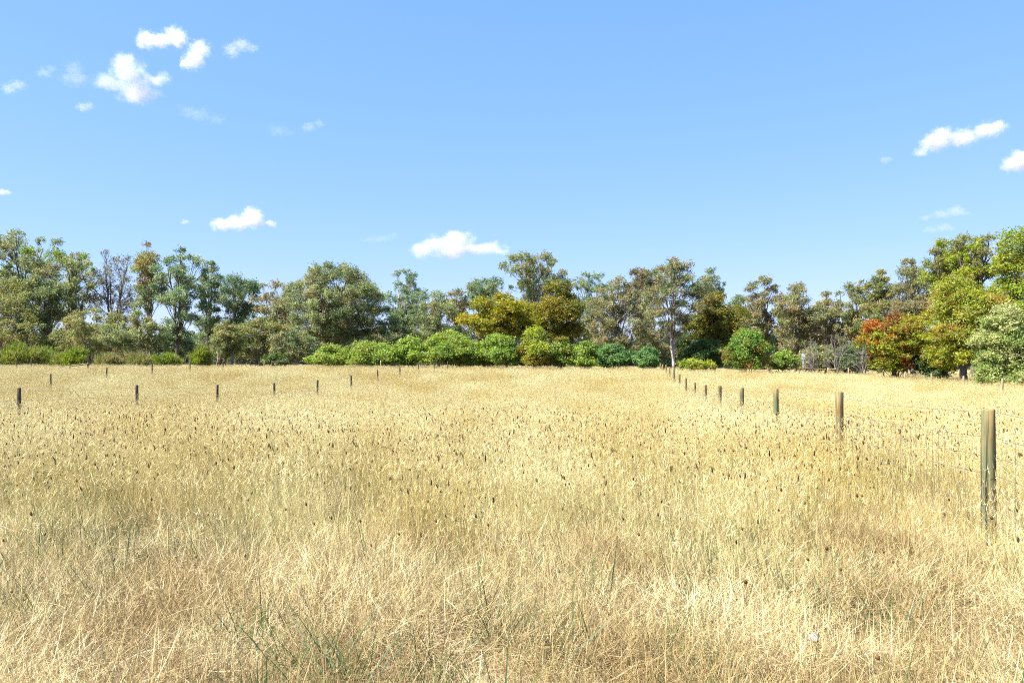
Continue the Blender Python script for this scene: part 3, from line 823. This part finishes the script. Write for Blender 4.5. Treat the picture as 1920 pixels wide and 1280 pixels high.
S('grey green bush beneath the double topped gum', 1600, 73, 640, 80, 702, 'dkgreen', 12, 7500, 224)
D('round red and green bush in front of the right wood', 1678, 58, 588, 106, 698, 'red', 44, 34000, 225, bark='dark', stems=4, leaf=1.0, depth=.9, trunk_r=.12, prof='dome', flat=1.0, accent=('redleaf', .24, .2))
S('dark small bush between red bush and thick dark trunk', 1755, 56, 640, 70, 715, 'dkgreen', 12, 7500, 226)
S('cream flowered round bush at the right edge', 1886, 45.5, 576, 84, 735, 'cream', 46, 44000, 227, flat=1.0, leaf=1.05, depth=1.0)

# dead twiggy shrubs in the right wood
def dead(label, px, y, top, w, seed):
    G(label, 'dead_shrub', 'shrub', px, y, top, w, 690, 'shrub', 'grey', 16, 0, seed, bark='dead', stems=5, twigs=9, trunk_r=.055, group='leafless grey shrubs')
dead('bare grey twiggy shrub in front of right wood', 1572, 69, 618, 70, 301)
dead('smaller bare grey shrub right of the small signboard', 1522, 70, 632, 44, 302)
dead('bare pale twigs left of the red tinged bush', 1620, 68, 640, 40, 303)

# the dark wood far behind, seen as one mass between the stems
def far_wood():
    rng = np.random.default_rng(9)
    V, C_ = [], []
    n_t = 260
    for i in range(n_t):
        y = rng.uniform(120, 190); x = PX(rng.uniform(-250, 2150), y)
        h = (EYE + (HZ - rng.uniform(606, 632)) * y / F)
        n = 420
        d = nrm(rng.normal(0, 1, (n, 3))); d[:, 2] = np.abs(d[:, 2])
        p = d * rng.uniform(.3, 1, (n, 1)) ** .5 * (rng.uniform(4, 7), 4, h)
        p[:, 2] += -.2
        p += (x, y, -.2)
        a = nrm(rng.normal(0, 1, (n, 3))); b = nrm(np.cross(a, rng.normal(0, 1, (n, 3))))
        l = rng.uniform(.35, .75, (n, 1))
        V.append(np.stack([p - a * l + b * l * .45, p - a * l - b * l * .45, p + a * l], 1).reshape(-1, 3))
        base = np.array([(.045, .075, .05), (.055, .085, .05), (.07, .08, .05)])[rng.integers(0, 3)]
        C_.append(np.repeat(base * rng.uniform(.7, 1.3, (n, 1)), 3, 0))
    V = np.concatenate(V); C_ = np.concatenate(C_)
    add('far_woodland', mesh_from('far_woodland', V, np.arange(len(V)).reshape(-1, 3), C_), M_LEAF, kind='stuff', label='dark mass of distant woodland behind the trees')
far_wood()

# ------------------------------------------------------------------ grass
class Blades:
    def __init__(s): s.v = []; s.f = []; s.c = []; s.n = 0
    def blades(s, rng, base, length, width, lean, bend, az, c0, c1, segs=4, zmin=0.008, taper=2.0):
        n = len(base); step = (length / segs)[:, None]
        u = (np.arange(segs) + .5) / segs
        th = lean[:, None] + bend[:, None] * u[None]
        dx = np.cumsum(np.sin(th) * step, 1); dz = np.cumsum(np.cos(th) * step, 1)
        dx = np.concatenate([np.zeros((n, 1)), dx], 1); dz = np.concatenate([np.zeros((n, 1)), dz], 1)
        P = np.stack([base[:, 0:1] + np.cos(az)[:, None] * dx, base[:, 1:2] + np.sin(az)[:, None] * dx, np.maximum(base[:, 2:3] + dz, zmin)], -1)
        tw = az + np.pi / 2 + rng.normal(0, .9, n)
        sd = np.stack([np.cos(tw), np.sin(tw), rng.normal(0, .25, n)], -1)
        uu = np.linspace(0, 1, segs + 1)
        w = width[:, None] * (1 - .92 * uu[None] ** taper)
        V = np.stack([P - sd[:, None] * w[..., None] / 2, P + sd[:, None] * w[..., None] / 2], 2).reshape(n, -1, 3)
        col = c0[:, None] * (1 - uu[None, :, None]) + c1[:, None] * uu[None, :, None]
        col = np.repeat(col, 2, 1)
        k = 2 * (segs + 1)
        i = np.arange(segs) * 2
        q = np.stack([i, i + 1, i + 3, i + 2], -1)
        f = (np.arange(n)[:, None, None] * k + q[None]).reshape(-1, 4)
        s.v.append(V.reshape(-1, 3)); s.f.append(f + s.n); s.c.append(col.reshape(-1, 3)); s.n += n * k
        d = nrm(P[:, -1] - P[:, -2])
        return P[:, -1], d
    def heads(s, rng, tip, d, length, rad, col, sides=5):
        """plump seed heads along the stalk's end"""
        n = len(tip)
        ref = np.tile([.3, 1.0, .2], (n, 1)); a = nrm(np.cross(d, ref)); b = np.cross(d, a)
        us = np.array([0, .25, .6, .9, 1.0]); rs = np.array([.25, .95, 1.0, .55, .08])
        th = np.arange(sides) / sides * 2 * np.pi
        ring = (np.cos(th)[:, None, None] * a[None] + np.sin(th)[:, None, None] * b[None])      # sides,n,3
        ring = np.transpose(ring, (1, 0, 2))
        V = tip[:, None, None] + d[:, None, None] * (us[None, :, None, None] * length[:, None, None, None]) + ring[:, None] * (rs[None, :, None, None] * rad[:, None, None, None])
        m = len(us); k = m * sides
        i = np.arange(m - 1)[:, None] * sides; j = np.arange(sides)[None]; j2 = (j + 1) % sides
        q = np.stack([i + j, i + j2, i + sides + j2, i + sides + j], -1).reshape(-1, 4)
        f = (np.arange(n)[:, None, None] * k + q[None]).reshape(-1, 4)
        c = np.repeat(col[:, None], k, 1) * rng.uniform(.75, 1.25, (n, k, 1))
        s.v.append(V.reshape(-1, 3)); s.f.append(f + s.n); s.c.append(c.reshape(-1, 3)); s.n += n * k
    def mesh(s, name): return mesh_from(name, np.concatenate(s.v), np.concatenate(s.f), np.concatenate(s.c))

def pickc(rng, cols, n, var=.18):
    cols = np.array(cols)
    return np.clip(cols[rng.integers(0, len(cols), n)] * rng.uniform(1 - var, 1 + var, (n, 1)), 0, .92)

STRAW = [(.60, .51, .25), (.68, .60, .34), (.54, .44, .18), (.72, .66, .43)]
TAN = [(.58, .48, .29), (.68, .59, .41), (.38, .27, .15), (.76, .70, .54), (.50, .38, .23), (.28, .19, .11)]
GREENSTEM = [(.20, .23, .07), (.32, .34, .11), (.42, .41, .16)]
LEAFGREEN = [(.055, .115, .045), (.085, .145, .04), (.045, .10, .05)]
HEAD = [(.045, .030, .018), (.07, .045, .022), (.032, .022, .015), (.12, .075, .03)]

def proto_mat(seed, size=.72, n=1700):
    """tangled fallen straw"""
    rng = np.random.default_rng(seed); B = Blades()
    def ring(n, k=1.0): return np.column_stack([rng.uniform(-.5, .5, n) * size * k, rng.uniform(-.5, .5, n) * size * k, np.zeros(n)])
    b = ring(n); b[:, 2] = rng.uniform(0, .13, n)
    swirl = rng.uniform(0, 6.28)
    az = np.where(rng.uniform(size=n) < .3, rng.normal(swirl, .9, n), rng.uniform(0, 6.28, n))
    B.blades(rng, b, rng.uniform(.09, .27, n), rng.uniform(.0015, .003, n), np.where(rng.uniform(size=n) < .75, rng.uniform(1.0, 1.6, n), rng.uniform(.4, 1.2, n)), rng.normal(.1, .8, n), az,
             pickc(rng, TAN, n, .25), pickc(rng, TAN + STRAW, n, .2), 4)
    k = n // 7
    b = ring(k)
    B.blades(rng, b, rng.uniform(.15, .34, k), rng.uniform(.002, .0034, k), np.abs(rng.normal(.3, .3, k)), rng.normal(.3, .6, k), rng.uniform(0, 6.28, k),
             pickc(rng, TAN, k), pickc(rng, STRAW, k), 4)
    k = 14      # bleached flat leaves
    B.blades(rng, ring(k), rng.uniform(.2, .45, k), rng.uniform(.003, .0058, k), rng.uniform(.6, 1.4, k), rng.normal(.3, .5, k), rng.uniform(0, 6.28, k),
             pickc(rng, [(.72, .64, .48), (.62, .50, .33)], k), pickc(rng, [(.78, .72, .56), (.66, .56, .38)], k), 5)
    return B.mesh('matted_straw')

def proto_stalk(seed, size=.75, n=150, wid=.0023, hs=1.0, heads=.06, under=260, hr=1.0, wl=1.0, segs=5, lean=.16, pan=3):
    """upright flowering stalks with dark seed heads"""
    rng = np.random.default_rng(seed); B = Blades()
    def ring(n): return np.column_stack([rng.uniform(-.5, .5, n) * size, rng.uniform(-.5, .5, n) * size, np.zeros(n)])
    b = ring(n)
    az = rng.normal(math.pi, 1.2, n)
    L = rng.uniform(.48, .86, n) * hs
    ln = np.abs(rng.normal(lean, .12, n))
    tip, d = B.blades(rng, b, L, np.full(n, wid) * rng.uniform(.8, 1.25, n), ln, rng.normal(.12, .16, n), az,
                      pickc(rng, GREENSTEM + STRAW[:1], n), pickc(rng, STRAW, n), segs, taper=1.2)
    hsel = rng.uniform(size=n) < heads
    k = int(hsel.sum())
    if k:
        long = rng.uniform(size=k) < .16
        B.heads(rng, tip[hsel] - d[hsel] * .01, d[hsel], np.where(long, rng.uniform(.05, .075, k), rng.uniform(.022, .04, k)) * hr,
                np.where(long, rng.uniform(.0055, .0075, k), rng.uniform(.0048, .0068, k)) * hr, pickc(rng, HEAD, k, .3))
    # feathery pale panicles on the others
    oth = np.where(~hsel)[0]
    for rep in range(pan):
        m = len(oth)
        B.blades(rng, tip[oth] - d[oth] * rng.uniform(.0, .10, (m, 1)), rng.uniform(.035, .07, m), np.full(m, wid * 1.5), np.abs(rng.normal(.5, .35, m)), rng.normal(.3, .3, m),
                 rng.uniform(0, 6.28, m), pickc(rng, STRAW, m), pickc(rng, [(.74, .66, .42), (.66, .56, .30)], m), 1)
    m = under    # leaf blades between the stalks
    B.blades(rng, ring(m), rng.uniform(.22, .52, m) * hs, rng.uniform(.0022, .004, m) * wl, np.abs(rng.normal(.28, .25, m)), rng.normal(.45, .45, m), rng.uniform(0, 6.28, m),
             pickc(rng, STRAW + GREENSTEM[2:] + TAN[:1], m), pickc(rng, STRAW, m), 4)
    return B.mesh('flowering_stalks')

def proto_green(seed, n=22):
    rng = np.random.default_rng(seed); B = Blades()
    b = rng.normal(0, .035, (n, 3)); b[:, 2] = 0
    B.blades(rng, b, rng.uniform(.16, .36, n), rng.uniform(.0035, .0065, n), np.abs(rng.normal(.55, .35, n)), rng.normal(.5, .4, n), rng.uniform(0, 6.28, n),
             pickc(rng, LEAFGREEN, n), pickc(rng, LEAFGREEN + [(.16, .20, .06)], n), 4)
    return B.mesh('green_tuft')

def proto_long(seed, n=10):
    """a few long pale or dark stalks that lean through the straw, with brush-like heads"""
    rng = np.random.default_rng(seed); B = Blades()
    b = rng.normal(0, .12, (n, 3)); b[:, 2] = 0
    cs = pickc(rng, [(.028, .040, .013), (.06, .08, .022), (.10, .12, .03), (.14, .155, .04), (.50, .44, .26)], n)
    tip, d = B.blades(rng, b, rng.uniform(.45, .85, n), rng.uniform(.0030, .0046, n), np.abs(rng.normal(.24, .18, n)), rng.normal(.15, .2, n), rng.normal(math.pi, .9, n), cs, np.clip(cs * 1.25, 0, .8), 6, taper=1.3)
    k = 1 if seed % 2 else 0
    if k: B.heads(rng, tip[:k], d[:k], rng.uniform(.035, .055, k), rng.uniform(.0075, .0105, k), pickc(rng, [(.24, .14, .045), (.18, .10, .035), (.10, .06, .03)], k), 7)
    return B.mesh('long_stalks')

def proto_tussock(seed, n=260):
    """an arching tussock, brown at its heart"""
    rng = np.random.default_rng(seed); B = Blades()
    b = rng.normal(0, .05, (n, 3)); b[:, 2] = 0
    side = rng.uniform(0, 6.28)
    az = np.where(rng.uniform(size=n) < .6, rng.normal(side, .8, n), rng.uniform(0, 6.28, n))
    B.blades(rng, b, rng.uniform(.2, .46, n), rng.uniform(.0018, .0034, n), np.abs(rng.normal(.3, .25, n)), rng.normal(1.1, .45, n), az,
             pickc(rng, [(.22, .13, .06), (.34, .22, .10), (.42, .30, .15)], n), pickc(rng, TAN + STRAW, n), 6)
    return B.mesh('tussock')

def hidden_collection(name, meshes, mat):
    c = bpy.data.collections.new(name)
    for i, me in enumerate(meshes):
        me.materials.append(mat)
        o = bpy.data.objects.new('%s_%02d' % (name, i), me)
        c.objects.link(o)
    return c

def scatter(name, label, pts, rot, scl, idx, coll):
    me = bpy.data.meshes.new(name)
    n = len(pts)
    me.vertices.add(n); me.vertices.foreach_set('co', np.ascontiguousarray(pts, dtype=np.float32).ravel())
    a = me.attributes.new('rot', 'FLOAT_VECTOR', 'POINT'); a.data.foreach_set('vector', np.ascontiguousarray(rot, dtype=np.float32).ravel())
    a = me.attributes.new('scl', 'FLOAT_VECTOR', 'POINT'); a.data.foreach_set('vector', np.ascontiguousarray(scl, dtype=np.float32).ravel())
    a = me.attributes.new('pick', 'INT', 'POINT'); a.data.foreach_set('value', np.ascontiguousarray(idx, dtype=np.int32))
    o = add(name, me, None, kind='stuff', label=label)
    ng = bpy.data.node_groups.new(name, 'GeometryNodeTree')
    ng.interface.new_socket('Geometry', in_out='INPUT', socket_type='NodeSocketGeometry')
    ng.interface.new_socket('Geometry', in_out='OUTPUT', socket_type='NodeSocketGeometry')
    gi = ng.nodes.new('NodeGroupInput'); go = ng.nodes.new('NodeGroupOutput')
    ci = ng.nodes.new('GeometryNodeCollectionInfo'); ci.inputs['Collection'].default_value = coll
    ci.inputs['Separate Children'].default_value = True; ci.inputs['Reset Children'].default_value = True
    ip = ng.nodes.new('GeometryNodeInstanceOnPoints'); ip.inputs['Pick Instance'].default_value = True
    def attr(nm, ty):
        q = ng.nodes.new('GeometryNodeInputNamedAttribute'); q.data_type = ty; q.inputs['Name'].default_value = nm
        return q.outputs['Attribute']
    er = ng.nodes.new('FunctionNodeEulerToRotation')
    L = ng.links.new
    L(attr('rot', 'FLOAT_VECTOR'), er.inputs[0]); L(er.outputs[0], ip.inputs['Rotation'])
    L(attr('scl', 'FLOAT_VECTOR'), ip.inputs['Scale']); L(attr('pick', 'INT'), ip.inputs['Instance Index'])
    L(gi.outputs[0], ip.inputs['Points']); L(ci.outputs[0], ip.inputs['Instance']); L(ip.outputs[0], go.inputs[0])
    o.modifiers.new('scatter', 'NODES').node_group = ng
    return o

def field_points(rng, y0, y1, per_m2, margin=1.18, extra=1.5):
    """points in the part of the field between two distances that lies in or beside the view"""
    hw = .64 * margin
    area = hw * (y1 * y1 - y0 * y0) + 2 * extra * (y1 - y0)
    n = int(area * per_m2)
    y = np.sqrt(rng.uniform(y0 * y0, y1 * y1, n))
    x = rng.uniform(-1, 1, n) * (hw * y + extra)
    return x, y

def grid_points(rng, y0, y1, step, margin=1.18, extra=1.5, jit=.22):
    hw = .64 * margin
    ys = np.arange(y0, y1, step); X, Y = [], []
    for yy in ys:
        xs = np.arange(-(hw * yy + extra), hw * yy + extra, step)
        X.append(xs + rng.uniform(-.5, .5)); Y.append(np.full(len(xs), yy))
    X = np.concatenate(X); Y = np.concatenate(Y)
    return X + rng.normal(0, jit * step, len(X)), Y + rng.normal(0, jit * step, len(X))

def vnoise(x, y, s, seed):
    """smooth value noise 0..1"""
    rng = np.random.default_rng(seed); g = rng.uniform(0, 1, (64, 64))
    def one(x, y):
        xi = np.floor(x).astype(int); yi = np.floor(y).astype(int); fx = x - xi; fy = y - yi
        fx = fx * fx * (3 - 2 * fx); fy = fy * fy * (3 - 2 * fy)
        q = lambda i, j: g[i % 64, j % 64]
        return (q(xi, yi) * (1 - fx) + q(xi + 1, yi) * fx) * (1 - fy) + (q(xi, yi + 1) * (1 - fx) + q(xi + 1, yi + 1) * fx) * fy
    return .65 * one(x / s, y / s) + .35 * one(x / s * 2.3 + 9, y / s * 2.3 + 5)

def put(name, label, x, y, coll, npick, rng, smin, smax, zrot=math.pi, hmul=None, tilt=.06):
    n = len(x)
    rot = np.column_stack([rng.normal(0, tilt, n), rng.normal(0, tilt, n), rng.uniform(-zrot, zrot, n)])
    s = rng.uniform(smin, smax, n)
    scl = np.column_stack([s, s, s * (1 if hmul is None else hmul)])
    pts = np.column_stack([x, y, ground_z(x, y)])
    scatter(name, label, pts, rot, scl, rng.integers(0, npick, n), coll)

rng = np.random.default_rng(2024)
C_MAT = hidden_collection('straw_proto', [proto_mat(i) for i in range(5)], M_MAT)
C_STK = hidden_collection('stalk_proto', [proto_stalk(20 + i) for i in range(6)], M_GRASS)
C_NST = hidden_collection('barestalk_proto', [proto_stalk(30 + i, n=110, heads=.015, under=170) for i in range(5)], M_GRASS)
C_MID = hidden_collection('midstalk_proto', [proto_stalk(40 + i, 1.1, 620, .0028, 1.0, .05, 640, .64, 1.15, 4, .16, 1) for i in range(5)], M_GRASS)
C_FAR = hidden_collection('farstalk_proto', [proto_stalk(60 + i, 1.7, 760, .0055, 1.0, .012, 800, 1.1, 2.2, 3, .16, 1) for i in range(4)], M_GRASS)
C_GRN = hidden_collection('green_proto', [proto_green(80 + i) for i in range(5)], M_GREEN)
C_LNG = hidden_collection('long_proto', [proto_long(90 + i) for i in range(6)], M_GRASS)

C_TUS = hidden_collection('tussock_proto', [proto_tussock(100 + i) for i in range(5)], M_MAT)

def tallness(x, y):
    """0 where the straw lies flat, 1 where the stalks stand tall: flat near the camera, more so on the left"""
    e = 5.5 - .40 * x + 4.0 * (vnoise(x, y, 2.4, 5) - .5)
    return np.clip((y - e) / 3.4 + .35, 0.0, 1)

x, y = grid_points(rng, 2.0, 13, .56)
put('matted_grass', 'tangled mat of fallen tan straw in the foreground', x, y, C_MAT, 5, rng, .8, 1.25)
x, y = grid_points(rng, 13, 30, 1.05)
put('matted_grass', 'straw litter under the standing grass', x, y, C_MAT, 5, rng, 1.4, 2.0)
x, y = field_points(rng, 2.3, 17, 4.6)
t = tallness(x, y); k = rng.uniform(size=len(x)) < t * .95 + .03; x, y, t = x[k], y[k], t[k]
q = rng.uniform(5.5, 10.5, len(y)) < y
put('tall_grass', 'standing straw stalks with small dark seed heads, nearer field', x[q], y[q], C_STK, 6, rng, .75, 1.1, .8, (.72 + .28 * t)[q])
q = ~q
put('tall_grass', 'sparse standing straw stalks of the foreground', x[q], y[q], C_NST, 5, rng, .75, 1.1, .8, (.72 + .28 * t)[q] * np.clip(y[q] / 6.5, .35, 1))
x, y = grid_points(rng, 15, 44, .85)
put('tall_grass', 'standing straw stalks dotted with dark seed heads, middle of the field', x, y, C_MID, 5, rng, .8, 1.15, .8)
x, y = grid_points(rng, 42, 71, 1.35)
put('tall_grass', 'golden grass on the rising far side of the field', x, y, C_FAR, 4, rng, .85, 1.12, .8)
x, y = grid_points(rng, 71, 110, 2.2)
put('dry_grass', 'dry grass on the woodland floor behind the shrubs', x, y, C_FAR, 4, rng, .8, 1.1, 3.1, .6)
x, y = field_points(rng, 2.4, 11, 18)
k = vnoise(x, y, 1.1, 8) ** 3 * rng.uniform(size=len(x)) > .075; x, y = x[k], y[k]
put('green_grass', 'scattered green grass tufts among the straw', x, y, C_GRN, 5, rng, .8, 1.5)
x, y = field_points(rng, 2.6, 14, 11.0)
k = rng.uniform(size=len(x)) < np.clip((y - 2.5) / 4.5, .18, 1) * (.35 + .9 * vnoise(x, y, 2.0, 31)); x, y = x[k], y[k]
put('long_grass', 'long leaning stalks with brown brush heads in the foreground', x, y, C_LNG, 6, rng, .7, 1.05, .8, np.clip(y / 7, .5, 1))
x, y = field_points(rng, 2.6, 11, .6)
k = vnoise(x, y, 1.6, 18) > .45; x, y = x[k], y[k]
put('tussock_grass', 'arching tan tussocks with brown hearts in the foreground', x, y, C_TUS, 5, rng, .7, 1.25)
